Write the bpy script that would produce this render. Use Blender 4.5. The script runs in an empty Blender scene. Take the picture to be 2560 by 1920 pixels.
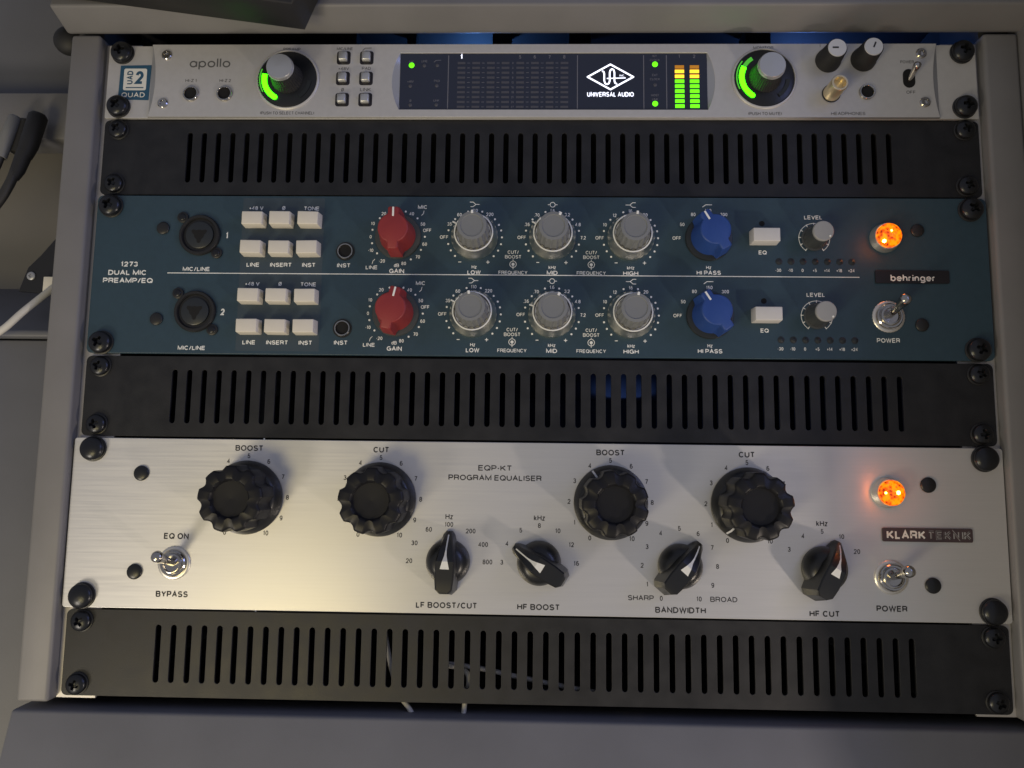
import bpy, bmesh, math, random
from mathutils import Matrix, Vector
random.seed(4)
R_ = math.radians
S = 0.001
scene = bpy.context.scene
COL = scene.collection

# ------------------------------------------------------------------ camera
cam = bpy.data.cameras.new('camera'); camo = bpy.data.objects.new('camera', cam); COL.objects.link(camo)
cam.sensor_width = 36; cam.lens = 1850/2560*36; cam.clip_start = 0.01; cam.clip_end = 30
RX = Vector((0.9996290, 0.0239784, 0.0129159)); RD = Vector((0.0101547, 0.1118997, -0.9936676)); RF = Vector((-0.0252718, 0.9934302, 0.1116147))
m = Matrix((RX, -RD, -RF)).transposed().to_4x4(); m.translation = Vector((0.24028, -0.39046, -0.23570))
camo.matrix_world = m
scene.camera = camo

# ------------------------------------------------------------------ light
scene.view_settings.view_transform = 'Standard'; scene.view_settings.look = 'None'
scene.view_settings.exposure = 0; scene.view_settings.gamma = 1
w = bpy.data.worlds.new('World'); scene.world = w; w.use_nodes = True
_nt = w.node_tree; _bg = _nt.nodes['Background']; _bg.inputs[1].default_value = 0.47
_tc = _nt.nodes.new('ShaderNodeTexCoord'); _sp = _nt.nodes.new('ShaderNodeSeparateXYZ'); _rp = _nt.nodes.new('ShaderNodeValToRGB')
_mr = _nt.nodes.new('ShaderNodeMapRange'); _mr.inputs[1].default_value = -1; _mr.inputs[2].default_value = 1
_nt.links.new(_tc.outputs['Generated'], _sp.inputs[0]); _nt.links.new(_sp.outputs[2], _mr.inputs[0]); _nt.links.new(_mr.outputs[0], _rp.inputs[0])
_rp.color_ramp.elements[0].color = (.52, .51, .52, 1); _rp.color_ramp.elements[1].color = (.40, .43, .56, 1)   # dim room: warm floor side, cooler ceiling side
_nt.links.new(_rp.outputs[0], _bg.inputs[0])

def P3(x, z, h=0):                      # millimetres on the rack front: right, up, out of the panel
    return Vector((x*S, -h*S, z*S))
def area(name, pos, target, energy, color, sx, sy=None):
    l = bpy.data.lights.new(name, 'AREA'); l.energy = energy; l.color = color; l.size = sx
    if sy: l.shape = 'RECTANGLE'; l.size_y = sy
    o = bpy.data.objects.new(name, l); COL.objects.link(o); o.location = P3(*pos)
    o.rotation_euler = (P3(*target)-P3(*pos)).to_track_quat('-Z', 'Y').to_euler(); return o
area('warm_desk_lamp_left', (-330, -760, 500), (120, -230, 0), 2.1, (1.0, .88, .70), .16)
area('yellow_highlight_lamp', (-140, -640, 740), (110, -290, 0), 1.6, (1.0, .82, .38), .24)  # extra lamp added for the yellow highlight on the equaliser's left side
area('blue_monitor_glow', (1000, 100, 520), (440, -150, 0), 1.5, (.34, .42, 1.0), .40)
area('warm_lamp_right', (690, -600, 300), (330, -290, 0), 1.25, (1.0, .85, .70), .03)
def point(name, pos, energy, color, r=.004):
    l = bpy.data.lights.new(name, 'POINT'); l.energy = energy; l.color = color; l.shadow_soft_size = r
    o = bpy.data.objects.new(name, l); COL.objects.link(o); o.location = P3(*pos); return o
point('blue_status_light', (200, 12, -86), .08, (.12, .35, 1.0))
point('blue_status_light', (420, 12, -90), .06, (.12, .30, 1.0))
point('blue_status_light', (320, -190, -240), .010, (.15, .3, 1.0), .03)

# ------------------------------------------------------------------ materials
def mat(name, col, rough=.5, metal=0, spec=.5, noise=0, nscale=60, bump=0, bscale=400, aniso=0, stretch=None,
        emit=None, estr=0, coat=0, trans=0, alpha=1, rvar=0):
    m = bpy.data.materials.new(name); m.use_nodes = True; nt = m.node_tree; b = nt.nodes['Principled BSDF']
    b.inputs['Base Color'].default_value = (*col, 1); b.inputs['Roughness'].default_value = rough
    b.inputs['Metallic'].default_value = metal; b.inputs['Specular IOR Level'].default_value = spec
    b.inputs['Anisotropic'].default_value = aniso; b.inputs['Coat Weight'].default_value = coat
    b.inputs['Transmission Weight'].default_value = trans
    if aniso:
        b.inputs['Anisotropic Rotation'].default_value = .25
        tn = nt.nodes.new('ShaderNodeTangent'); tn.direction_type = 'UV_MAP'; nt.links.new(tn.outputs[0], b.inputs['Tangent'])
    if emit: b.inputs['Emission Color'].default_value = (*emit, 1); b.inputs['Emission Strength'].default_value = estr
    tc = nt.nodes.new('ShaderNodeTexCoord'); mp = nt.nodes.new('ShaderNodeMapping')
    nt.links.new(tc.outputs['Object'], mp.inputs[0])
    if stretch: mp.inputs['Scale'].default_value = stretch
    if noise or rvar:
        n = nt.nodes.new('ShaderNodeTexNoise'); n.inputs['Scale'].default_value = nscale; n.inputs['Detail'].default_value = 6
        nt.links.new(mp.outputs[0], n.inputs['Vector'])
        if noise:
            r = nt.nodes.new('ShaderNodeMapRange'); r.inputs[1].default_value = .3; r.inputs[2].default_value = .7
            r.inputs[3].default_value = 1-noise; r.inputs[4].default_value = 1+noise
            nt.links.new(n.outputs[0], r.inputs[0])
            mx = nt.nodes.new('ShaderNodeVectorMath'); mx.operation = 'SCALE'; mx.inputs[0].default_value = col
            nt.links.new(r.outputs[0], mx.inputs['Scale']); nt.links.new(mx.outputs[0], b.inputs['Base Color'])
        if rvar:
            r = nt.nodes.new('ShaderNodeMapRange'); r.inputs[1].default_value = .3; r.inputs[2].default_value = .7
            r.inputs[3].default_value = max(.02, rough-rvar); r.inputs[4].default_value = rough+rvar
            nt.links.new(n.outputs[0], r.inputs[0]); nt.links.new(r.outputs[0], b.inputs['Roughness'])
    if bump:
        n2 = nt.nodes.new('ShaderNodeTexNoise'); n2.inputs['Scale'].default_value = bscale; n2.inputs['Detail'].default_value = 3
        nt.links.new(mp.outputs[0], n2.inputs['Vector'])
        bp = nt.nodes.new('ShaderNodeBump'); bp.inputs['Strength'].default_value = bump; bp.inputs['Distance'].default_value = .0004
        nt.links.new(n2.outputs[0], bp.inputs['Height']); nt.links.new(bp.outputs[0], b.inputs['Normal'])
    return m
M = {}
M['brushed'] = mat('brushed_aluminium', (.67, .665, .66), .37, .55, noise=.02, nscale=38, bump=.012, bscale=60, aniso=.6, stretch=(.6, 1, 26), rvar=.04)
M['satin'] = mat('satin_silver_paint', (.56, .55, .54), .42, .35, noise=.03, nscale=300, bump=.05, bscale=1500)
M['satin_dark'] = mat('satin_silver_shaded', (.42, .43, .46), .4, .5)  # darker bluish silver: shade of the scooped edges put into the colour
M['vent'] = mat('black_powder_coat', (.0135, .0140, .0165), .46, spec=.4, noise=.25, nscale=90, bump=.22, bscale=1800, rvar=.06)
M['teal'] = mat('dark_teal_paint', (.027, .056, .080), .42, noise=.05, nscale=300, bump=.08, bscale=1600)
M['teal_grey'] = mat('painted_glare_tone', (.044, .066, .086), .42, bump=.06, bscale=1600)
M['ink'] = mat('black_print', (.022, .022, .026), .6)
M['ink_soft'] = mat('grey_print', (.10, .10, .10), .6)
M['white_ink'] = mat('white_print', (.86, .87, .85), .6)
M['black_gloss'] = mat('black_gloss_plastic', (.010, .011, .013), .33, spec=.5, bump=.02, bscale=300)
M['black'] = mat('black_plastic', (.014, .014, .015), .42)
M['black_metal'] = mat('black_zinc', (.035, .037, .042), .30, .75, bump=.12, bscale=900)
M['hole'] = mat('dark_hole', (.003, .003, .004), .8)
M['chrome'] = mat('chrome', (.50, .48, .45), .16, 1)
M['nickel'] = mat('nickel', (.80, .77, .71), .36, .85, noise=.05, nscale=800)
M['turned'] = mat('turned_metal', (.90, .86, .77), .30, 1)
_nt = M['turned'].node_tree; _b = _nt.nodes['Principled BSDF']; _b.inputs['Anisotropic'].default_value = .8
_tn = _nt.nodes.new('ShaderNodeTangent'); _tn.direction_type = 'RADIAL'; _tn.axis = 'Y'; _nt.links.new(_tn.outputs[0], _b.inputs['Tangent'])
M['black_satin'] = mat('black_satin_plastic', (.010, .010, .012), .42, spec=.28)
M['gold'] = mat('gold_plate', (.85, .72, .48), .28, .8)
M['cream'] = mat('ivory_plastic', (.72, .68, .60), .45, noise=.02, nscale=200)
M['eqwhite'] = mat('white_plastic', (.62, .61, .60), .45, noise=.02, nscale=200)
M['red'] = mat('red_matte_plastic', (.27, .028, .030), .52, bump=.1, bscale=1200)
M['blue'] = mat('blue_matte_plastic', (.018, .062, .27), .50, bump=.1, bscale=1200)
M['grey_knob'] = mat('grey_matte_plastic', (.20, .21, .22), .5, bump=.1, bscale=1200)
M['grey_cap'] = mat('light_grey_plastic', (.33, .33, .33), .5, bump=.08, bscale=1200)
M['skirt_grey'] = mat('smoky_grey_plastic', (.055, .060, .062), .35)
M['skirt_dark'] = mat('dark_smoke_plastic', (.020, .024, .028), .35)
M['silver_cap'] = mat('spun_silver', (.56, .57, .58), .35, .7)
M['white_cap'] = mat('white_cap', (.58, .59, .62), .45)
M['glass'] = mat('black_display_glass', (.015, .020, .042), .10, spec=.6, coat=.3)
M['dim'] = mat('unlit_segment', (.072, .073, .092), .5)
M['dimtext'] = mat('unlit_print', (.17, .17, .20), .5)
M['green_led'] = mat('green_led', (.1, .5, .02), .4, emit=(.12, 1.0, .0), estr=1.6)
M['green_ring'] = mat('green_ring_led', (.1, .5, .02), .4, emit=(.03, 1.0, .0), estr=9)
M['green_dim'] = mat('green_led_fade_and_glow', (.1, .4, .05), .4, emit=(.10, .85, .04), estr=.35)
M['amber_led'] = mat('amber_led', (.6, .4, .05), .4, emit=(1.0, .50, .015), estr=1.9)
M['orange_dim'] = mat('orange_led_dim', (.4, .2, .02), .4, emit=(.75, .25, .01), estr=.35)
M['white_led'] = mat('white_backlight', (.8, .8, .9), .4, emit=(.80, .84, 1.0), estr=1.5)
M['badge_blue'] = mat('badge_blue', (.022, .085, .155), .4)
M['badge_white'] = mat('badge_white', (.74, .74, .70), .5)
M['badge_grey'] = mat('badge_grey', (.062, .042, .046), .35)
M['badge_black'] = mat('badge_black', (.012, .010, .013), .35)
M['desk'] = mat('taupe_desk_laminate', (.188, .184, .188), .5, noise=.07, nscale=26, bump=.12, bscale=1400)
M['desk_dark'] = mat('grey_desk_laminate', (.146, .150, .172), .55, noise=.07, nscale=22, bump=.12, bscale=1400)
M['rail'] = mat('rack_rail_metal', (.62, .60, .60), .4, .6)
M['chassis'] = mat('steel_chassis', (.03, .03, .034), .5, .4)
M['rubber'] = mat('black_rubber', (.016, .016, .017), .6)
M['cable'] = mat('dark_cable', (.030, .029, .027), .55)
M['conn_grey'] = mat('grey_sleeve', (.20, .20, .19), .5)
M['white_cable'] = mat('white_cable', (.62, .60, .54), .5)
M['tray'] = mat('taupe_recess', (.20, .19, .175), .6, bump=.1, bscale=1200)
M['inside'] = mat('dark_interior_board', (.05, .05, .055), .7)

def jewel_mat():
    m = bpy.data.materials.new('amber_jewel'); m.use_nodes = True; nt = m.node_tree; b = nt.nodes['Principled BSDF']
    b.inputs['Base Color'].default_value = (.04, .004, .0, 1); b.inputs['Roughness'].default_value = .12
    tc = nt.nodes.new('ShaderNodeTexCoord'); v = nt.nodes.new('ShaderNodeTexVoronoi'); v.inputs['Scale'].default_value = 560
    nt.links.new(tc.outputs['Object'], v.inputs['Vector'])
    n = nt.nodes.new('ShaderNodeTexNoise'); n.inputs['Scale'].default_value = 330; n.inputs['Detail'].default_value = 2
    nt.links.new(tc.outputs['Object'], n.inputs['Vector'])
    r = nt.nodes.new('ShaderNodeValToRGB'); e = r.color_ramp.elements
    e[0].position = .38; e[0].color = (.26, .012, .0, 1); e[1].position = .74; e[1].color = (1, .33, .0, 1)
    k = r.color_ramp.elements.new(.53); k.color = (1, .115, .0, 1)
    mx = nt.nodes.new('ShaderNodeMath'); mx.operation = 'MULTIPLY_ADD'; mx.inputs[1].default_value = .45
    nt.links.new(v.outputs['Distance'], mx.inputs[0]); nt.links.new(n.outputs[0], mx.inputs[2])
    sb = nt.nodes.new('ShaderNodeMath'); sb.operation = 'SUBTRACT'; sb.inputs[1].default_value = .13
    nt.links.new(mx.outputs[0], sb.inputs[0]); nt.links.new(sb.outputs[0], r.inputs[0])
    nt.links.new(r.outputs[0], b.inputs['Emission Color']); b.inputs['Emission Strength'].default_value = 1.15
    return m
M['jewel'] = jewel_mat()
M['jewel_core'] = mat('jewel_filament', (1, .6, .1), .3, emit=(1, .52, .04), estr=40)

# ------------------------------------------------------------------ object helpers
T_ = Matrix(((S, 0, 0, 0), (0, 0, -S, 0), (0, S, 0, 0), (0, 0, 0, 1)))    # (right, up, out) mm -> world
WP = {}
def wpos(o):
    p = Vector((0, 0, 0))
    while o is not None: p = p + Vector(o.location); o = o.parent
    return p
def link(name, me, m, parent=None, pos=(0, 0, 0), ang=0):
    """pos in mm (x, z, h) in the rack frame; ang clockwise seen from the front, degrees"""
    if m is not None and not me.materials: me.materials.append(M[m])
    o = bpy.data.objects.new(name, me); COL.objects.link(o)
    p = P3(*pos)
    if parent is not None:
        o.parent = parent; a = parent.get('_a', 0)
        p = p - wpos(parent)
    o.location = p; o.rotation_euler = (0, R_(ang), 0)
    return o
def thing(name, label, cat, pos=(0, 0, 0), group=None):
    o = bpy.data.objects.new(name, None); COL.objects.link(o); o.location = P3(*pos); o.empty_display_size = .02
    o['label'] = label; o['category'] = cat
    if group: o['group'] = group
    return o
def tag(o, label, cat, group=None):
    o['label'] = label; o['category'] = cat
    if group: o['group'] = group
    return o
def fin(bm, name, smooth=40):
    me = bpy.data.meshes.new(name); bmesh.ops.recalc_face_normals(bm, faces=bm.faces); 
    uv = bm.loops.layers.uv.new('UVMap')
    for f in bm.faces:
        for l in f.loops: l[uv].uv = (l.vert.co.x*.01, l.vert.co.y*.01)
    bm.transform(T_); bm.to_mesh(me); bm.free()
    if smooth:
        me.shade_smooth()
        me.set_sharp_from_angle(angle=R_(smooth))
    return me
def lathe(name, prof, seg=48, lobe=None, smooth=40, caps=True, bm=None, at=(0, 0, 0)):
    own = bm is None
    if own: bm = bmesh.new()
    rings = []
    for r, h in prof:
        ring = []
        for i in range(seg):
            a = 2*math.pi*i/seg; rr = r*(lobe(a, r, h) if lobe else 1)
            ring.append(bm.verts.new((rr*math.sin(a)+at[0], rr*math.cos(a)+at[1], h+at[2])))
        rings.append(ring)
    for A, B in zip(rings, rings[1:]):
        for i in range(seg): bm.faces.new((A[i], A[(i+1) % seg], B[(i+1) % seg], B[i]))
    if caps:
        if prof[0][0] > .01: bm.faces.new(rings[0])
        if prof[-1][0] > .01: bm.faces.new(rings[-1])
    if own: return fin(bm, name, smooth)
def box(name, x0, x1, y0, y1, h0, h1, bev=.3, seg=2, top=None, smooth=40):
    bm = bmesh.new()
    t = top or (0, 0)
    vs = [bm.verts.new(p) for p in ((x0, y0, h0), (x1, y0, h0), (x1, y1, h0), (x0, y1, h0),
          (x0+t[0], y0+t[1], h1), (x1-t[0], y0+t[1], h1), (x1-t[0], y1-t[1], h1), (x0+t[0], y1-t[1], h1))]
    for f in ((0, 1, 2, 3), (4, 5, 6, 7), (0, 1, 5, 4), (1, 2, 6, 5), (2, 3, 7, 6), (3, 0, 4, 7)): bm.faces.new([vs[i] for i in f])
    if bev: bmesh.ops.bevel(bm, geom=bm.edges[:], offset=bev, segments=seg, affect='EDGES', profile=.5)
    return fin(bm, name, smooth)
def curve_mesh(splines, ext, bev=0, off=0):
    cu = bpy.data.curves.new('outline', 'CURVE'); cu.dimensions = '2D'; cu.fill_mode = 'BOTH'
    cu.extrude = max(ext-bev, 0); cu.bevel_depth = bev; cu.bevel_resolution = 1; cu.offset = -bev
    for pts in splines:
        s = cu.splines.new('POLY'); s.points.add(len(pts)-1); s.use_cyclic_u = True
        for p, q in zip(s.points, pts): p.co = (q[0], q[1], 0, 1)
    o = bpy.data.objects.new('outline', cu); COL.objects.link(o)
    dg = bpy.context.evaluated_depsgraph_get(); me = bpy.data.meshes.new_from_object(o.evaluated_get(dg))
    bpy.data.objects.remove(o); bpy.data.curves.remove(cu); me.materials.clear(); return me
def plate(name, splines, h0, h1, bev=.25, smooth=0):
    me = curve_mesh(splines, (h1-h0)/2, bev)
    bm = bmesh.new(); bm.from_mesh(me); bpy.data.meshes.remove(me)
    bmesh.ops.translate(bm, verts=bm.verts, vec=(0, 0, (h0+h1)/2))
    bmesh.ops.remove_doubles(bm, verts=bm.verts, dist=.005)
    return fin(bm, name, smooth)
def rrect(x0, x1, y0, y1, r, n=5, corners=(1, 1, 1, 1)):
    out = []
    for k, (cx, cy, a0) in enumerate(((x1-r, y1-r, 0), (x0+r, y1-r, 90), (x0+r, y0+r, 180), (x1-r, y0+r, 270))):
        if not corners[k]:
            out.append(((x1, y1), (x0, y1), (x0, y0), (x1, y0))[k]); continue
        for i in range(n+1):
            a = R_(a0+90*i/n); out.append((cx+r*math.cos(a), cy+r*math.sin(a)))
    return out
def circ(cx, cy, r, n=32): return [(cx+r*math.cos(2*math.pi*i/n), cy+r*math.sin(2*math.pi*i/n)) for i in range(n)]

# printed marks: one accumulator per printed area
class Ink:
    def __init__(s): s.bm = bmesh.new()
    def poly(s, pts, h):
        s.bm.faces.new([s.bm.verts.new((x, y, h)) for x, y in pts])
    def disc(s, x, y, r, h, n=14): s.poly(circ(x, y, r, n), h)
    def stroke(s, pts, w, h, closed=False):
        n = len(pts); idx = range(n if closed else n-1)
        for i in idx:
            a = Vector(pts[i]); b = Vector(pts[(i+1) % n]); d = (b-a)
            if d.length < 1e-6: continue
            d.normalize(); q = Vector((-d.y, d.x))*w/2
            s.poly([a-q, b-q, b+q, a+q], h+.002*(i % 3))
        for i in (range(n) if closed else range(1, n-1)): s.disc(pts[i][0], pts[i][1], w/2, h+.007, 8)
    def arc(s, cx, cy, r, a0, a1, w, h, n=24):
        for i in range(n):
            q = [R_(a0+(a1-a0)*(i+k)/n) for k in (0, 1)]
            s.poly([(cx+(r-w/2)*math.sin(q[0]), cy+(r-w/2)*math.cos(q[0])), (cx+(r+w/2)*math.sin(q[0]), cy+(r+w/2)*math.cos(q[0])),
                    (cx+(r+w/2)*math.sin(q[1]), cy+(r+w/2)*math.cos(q[1])), (cx+(r-w/2)*math.sin(q[1]), cy+(r-w/2)*math.cos(q[1]))], h)
    def ribbon(s, pts, w, h):
        n = len(pts); P = [Vector(p) for p in pts]; closed = (P[0]-P[-1]).length < 1e-4 and n > 3
        if closed: P = P[:-1]; n -= 1
        L = []
        for i in range(n):
            a = P[i-1] if (i or closed) else None; b = P[(i+1) % n] if (i < n-1 or closed) else None
            d1 = (P[i]-a).normalized() if a is not None else None; d2 = (b-P[i]).normalized() if b is not None else None
            if d1 is None: d1 = d2
            if d2 is None: d2 = d1
            t = d1+d2
            if t.length < 1e-3: t = Vector((-d1.y, d1.x))
            t.normalize(); q = Vector((-t.y, t.x)); c = max(.42, abs(q.dot(Vector((-d1.y, d1.x))))); q = q*(w/2/c)
            L.append((s.bm.verts.new((P[i].x-q.x, P[i].y-q.y, h)), s.bm.verts.new((P[i].x+q.x, P[i].y+q.y, h))))
        for i in range(n if closed else n-1):
            A_, B_ = L[i], L[(i+1) % n]; s.bm.faces.new((A_[0], B_[0], B_[1], A_[1]))
    def text(s, t, cx, cy, cap, h, width=None, bold=.012, rot=0, xs=.92, space=1.0, cond=1.0):
        """centred on (cx, cy) with cap height cap, drawn as a grotesque stroke alphabet"""
        tk = (.16 if cap > 2.05 else .135)+bold*1.6; gap = .115*space; x = 0; items = []
        for ch in t:
            if ch == ' ': x += .36; continue
            W, G = GLYPH[ch]; items.append((x, W, G)); x += W+gap
        tot = x-gap; k = (width/tot) if width else cap*xs; ca, sa = math.cos(R_(rot)), math.sin(R_(rot)); wt = tk*cap
        for n_, (x0, W, G) in enumerate(items):
            for q, line in enumerate(G):
                pts = []
                for X, Y in line:
                    gx = x0*k+wt/2+X*max(W*k-wt, 0)-tot*k/2; gy = wt/2+Y*(cap-wt)-cap/2
                    pts.append((cx+gx*ca-gy*sa, cy+gx*sa+gy*ca))
                s.ribbon(pts, wt, h+.004*q)
    def done(s, name, m, parent):
        me = bpy.data.meshes.new(name); bm = s.bm
        for f in bm.faces:
            f.normal_update()
            if f.normal.z < 0: f.normal_flip()
        # meshes are stored relative to the parent
        bm.transform(T_); bm.transform(Matrix.Translation(-wpos(parent))); bm.to_mesh(me); bm.free()
        me.materials.append(M[m]); o = bpy.data.objects.new(name, me); COL.objects.link(o); o.parent = parent; return o
def AR(cx, cy, rx, ry, a0, a1, n=None):
    n = n or max(3, int(abs(a1-a0)/20)); return [(cx+rx*math.cos(R_(a0+(a1-a0)*i/n)), cy+ry*math.sin(R_(a0+(a1-a0)*i/n))) for i in range(n+1)]
O_ = AR(.5, .5, .5, .5, 90, 450, 20)
X_ = .72                                    # x-height of the lower-case letters
lo = lambda: AR(.5, X_/2, .5, X_/2, 90, 450, 18)
GLYPH = {
 'A': (.88, [[(0, 0), (.5, 1), (1, 0)], [(.19, .34), (.81, .34)]]),
 'B': (.82, [[(0, 0), (0, 1), (.6, 1)]+AR(.62, .765, .32, .235, 90, -90)+[(0, .53)], [(.55, .53)]+AR(.66, .265, .34, .265, 90, -90)+[(0, 0)]]),
 'C': (.90, [AR(.5, .5, .5, .5, 42, 318, 14)]),
 'D': (.86, [[(0, 0), (0, 1), (.4, 1)]+AR(.42, .5, .58, .5, 90, -90, 10)+[(0, 0)]]),
 'E': (.76, [[(1, 1), (0, 1), (0, 0), (1, 0)], [(0, .52), (.92, .52)]]),
 'F': (.72, [[(1, 1), (0, 1), (0, 0)], [(0, .5), (.88, .5)]]),
 'G': (.94, [AR(.5, .5, .5, .5, 42, 318, 14)+[(1, .45), (.56, .45)], [(1, .48), (1, 0)]]),
 'H': (.84, [[(0, 0), (0, 1)], [(1, 0), (1, 1)], [(0, .52), (1, .52)]]),
 'I': (.16, [[(.5, 0), (.5, 1)]]),
 'J': (.6, [[(1, 1), (1, .3)]+AR(.5, .28, .5, .28, 0, -180)]),
 'K': (.84, [[(0, 0), (0, 1)], [(.95, 1), (0, .36)], [(.32, .56), (1, 0)]]),
 'L': (.66, [[(0, 1), (0, 0), (1, 0)]]),
 'M': (1.0, [[(0, 0), (0, 1), (.5, .05), (1, 1), (1, 0)]]),
 'N': (.84, [[(0, 0), (0, 1), (1, 0), (1, 1)]]),
 'O': (.98, [O_]),
 'P': (.78, [[(0, 0), (0, 1), (.62, 1)]+AR(.64, .72, .36, .28, 90, -90)+[(0, .44)]]),
 'Q': (.98, [O_, [(.58, .3), (1, -.03)]]),
 'R': (.84, [[(0, 0), (0, 1), (.62, 1)]+AR(.64, .74, .34, .26, 90, -90)+[(0, .48)], [(.58, .48), (.9, .38), (.94, 0)]]),
 'S': (.80, [AR(.5, .75, .46, .25, 22, 262, 10)+AR(.5, .26, .5, .26, 82, -160, 10)]),
 'T': (.78, [[(0, 1), (1, 1)], [(.5, 1), (.5, 0)]]),
 'U': (.84, [[(0, 1), (0, .35)]+AR(.5, .34, .5, .34, 180, 360, 10)+[(1, 1)]]),
 'V': (.84, [[(0, 1), (.5, 0), (1, 1)]]),
 'W': (1.2, [[(0, 1), (.25, 0), (.5, 1), (.75, 0), (1, 1)]]),
 'X': (.84, [[(0, 0), (1, 1)], [(0, 1), (1, 0)]]),
 'Y': (.84, [[(0, 1), (.5, .45), (1, 1)], [(.5, .46), (.5, 0)]]),
 'Z': (.76, [[(0, 1), (1, 1), (0, 0), (1, 0)]]),
 '0': (.66, [O_]), '1': (.40, [[(.05, .76), (.7, .98), (.7, 0)]]),
 '2': (.66, [AR(.5, .71, .47, .29, 175, -30, 10)+[(0, 0), (1, 0)]]),
 '3': (.66, [AR(.48, .76, .42, .24, 165, -90, 9)+AR(.48, .26, .5, .26, 90, -165, 9)]),
 '4': (.68, [[(.74, 0), (.74, 1), (0, .28), (1, .28)]]),
 '5': (.66, [[(.9, 1), (.16, 1), (.06, .47)]+AR(.48, .32, .5, .32, 140, -155, 10)]),
 '6': (.66, [AR(.5, .31, .5, .31, 90, 450, 16), AR(.52, .5, .52, .5, 178, 50, 8)]),
 '7': (.64, [[(0, 1), (1, 1), (.36, 0)]]),
 '8': (.66, [AR(.5, .76, .44, .24, 90, 450, 14), AR(.5, .26, .5, .26, 90, 450, 14)]),
 '9': (.66, [AR(.5, .69, .5, .31, 90, 450, 16), AR(.48, .5, .52, .5, -2, -130, 8)]),
 '/': (.52, [[(0, -.02), (1, 1.02)]]), '-': (.34, [[(0, .42), (1, .42)]]), '+': (.56, [[(0, .42), (1, .42)], [(.5, .12), (.5, .72)]]),
 '.': (.14, [[(.5, -.07), (.5, .05)]]), '(': (.26, [AR(1.1, .5, 1.0, .68, 140, 220, 6)]), ')': (.26, [AR(-.1, .5, 1.0, .68, 40, -40, 6)]),
 'Ø': (.9, [O_, [(.0, -.06), (1, 1.06)]]),
 'a': (.66, [lo(), [(1, X_), (1, 0)]]), 'b': (.66, [lo(), [(0, 1.1), (0, 0)]]), 'd': (.66, [lo(), [(1, 1.1), (1, 0)]]),
 'e': (.66, [[(0, X_/2), (1, X_/2)]+AR(.5, X_/2, .5, X_/2, 8, 320, 14)]), 'g': (.66, [lo(), [(1, X_), (1, -.08)]+AR(.5, -.08, .5, .24, 0, -150, 6)]),
 'h': (.6, [[(0, 1.1), (0, 0)], [(0, .42)]+AR(.5, .42, .5, .3, 180, 0, 8)+[(1, 0)]]), 'i': (.14, [[(.5, 0), (.5, X_)], [(.5, .92), (.5, 1.06)]]),
 'k': (.6, [[(0, 1), (0, 0)], [(.9, X_), (0, .26)], [(.35, .43), (1, 0)]]), 'l': (.14, [[(.5, 0), (.5, 1.1)]]),
 'n': (.6, [[(0, X_), (0, 0)], [(0, .42)]+AR(.5, .42, .5, .3, 180, 0, 8)+[(1, 0)]]), 'o': (.68, [lo()]),
 'p': (.66, [lo(), [(0, X_), (0, -.34)]]), 'r': (.4, [[(0, X_), (0, 0)], [(0, .4)]+AR(.9, .36, .9, .36, 180, 95, 5)]),
 'z': (.56, [[(0, X_), (1, X_), (0, 0), (1, 0)]]),
}
CACHE = {}
def cached(key, fn):
    if key not in CACHE: CACHE[key] = fn()
    return CACHE[key]

# ------------------------------------------------------------------ shared hardware
def screw_head(r, h, cross=True):
    def f():
        prof = [(r*.96, 0), (r, .35*h)] + [(r*math.cos(R_(a)), .35*h+.65*h*math.sin(R_(a))) for a in range(10, 90, 10)]
        if not cross: return lathe('screw_head', prof+[(0.001, h)], 32)
        # Phillips recess: the crown dips inside a cross
        def lb(a, rr, hh): return 1
        bm = bmesh.new(); lathe('', prof[:-2], 32, bm=bm, caps=False)
        top = prof[-3]; n = 32
        rt = top[0]
        # dome with cross shaped sink
        rings = []
        for fr in (1.0, .78, .56, .36, .18):
            ring = []
            for i in range(n):
                a = 2*math.pi*i/n; q = rt*fr; x, y = q*math.sin(a), q*math.cos(a)
                hh = .35*h+.65*h*math.sqrt(max(0, 1-(q/r)**2))
                if fr < .95 and (abs(x) < r*.13 or abs(y) < r*.13) and q < r*.55: hh -= h*.5
                ring.append(bm.verts.new((x, y, hh)))
            rings.append(ring)
        c = bm.verts.new((0, 0, h*.45))
        for A, B in zip(rings, rings[1:]):
            for i in range(n): bm.faces.new((A[i], A[(i+1) % n], B[(i+1) % n], B[i]))
        for i in range(n): bm.faces.new((rings[-1][i], rings[-1][(i+1) % n], c))
        bmesh.ops.remove_doubles(bm, verts=bm.verts, dist=.01)
        return fin(bm, 'screw_head', 50)
    return cached(('sh', r, h, cross), f)
def rack_screws(parent, ztop, zbot, hbase, r=5.9, cross=True, h=4.4):
    for x in (8.6, 474.2):
        for z in (ztop, zbot):
            w = cached(('washer', r), lambda: lathe('screw_washer', [(r+.5, 0), (r+.5, .5), (r+.2, .7), (0.001, .7)], 32))
            jx, jz = random.uniform(-.25, .25), random.uniform(-.25, .25)
            o = link('rack_screw', screw_head(r, h, cross), 'black_metal', parent, (x+jx, z+jz, hbase+.6), random.uniform(0, 90))
            link('washer', w, 'black', o, (x+jx, z+jz, hbase))
def stadium(cx, w, y0, y1, n=5):
    r = w/2; out = []
    for i in range(n+1):
        a = math.pi*i/n; out.append((cx+r*math.cos(a), y1-r+r*math.sin(a)))
    for i in range(n+1):
        a = math.pi+math.pi*i/n; out.append((cx+r*math.cos(a), y0+r+r*math.sin(a)))
    return out

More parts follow.
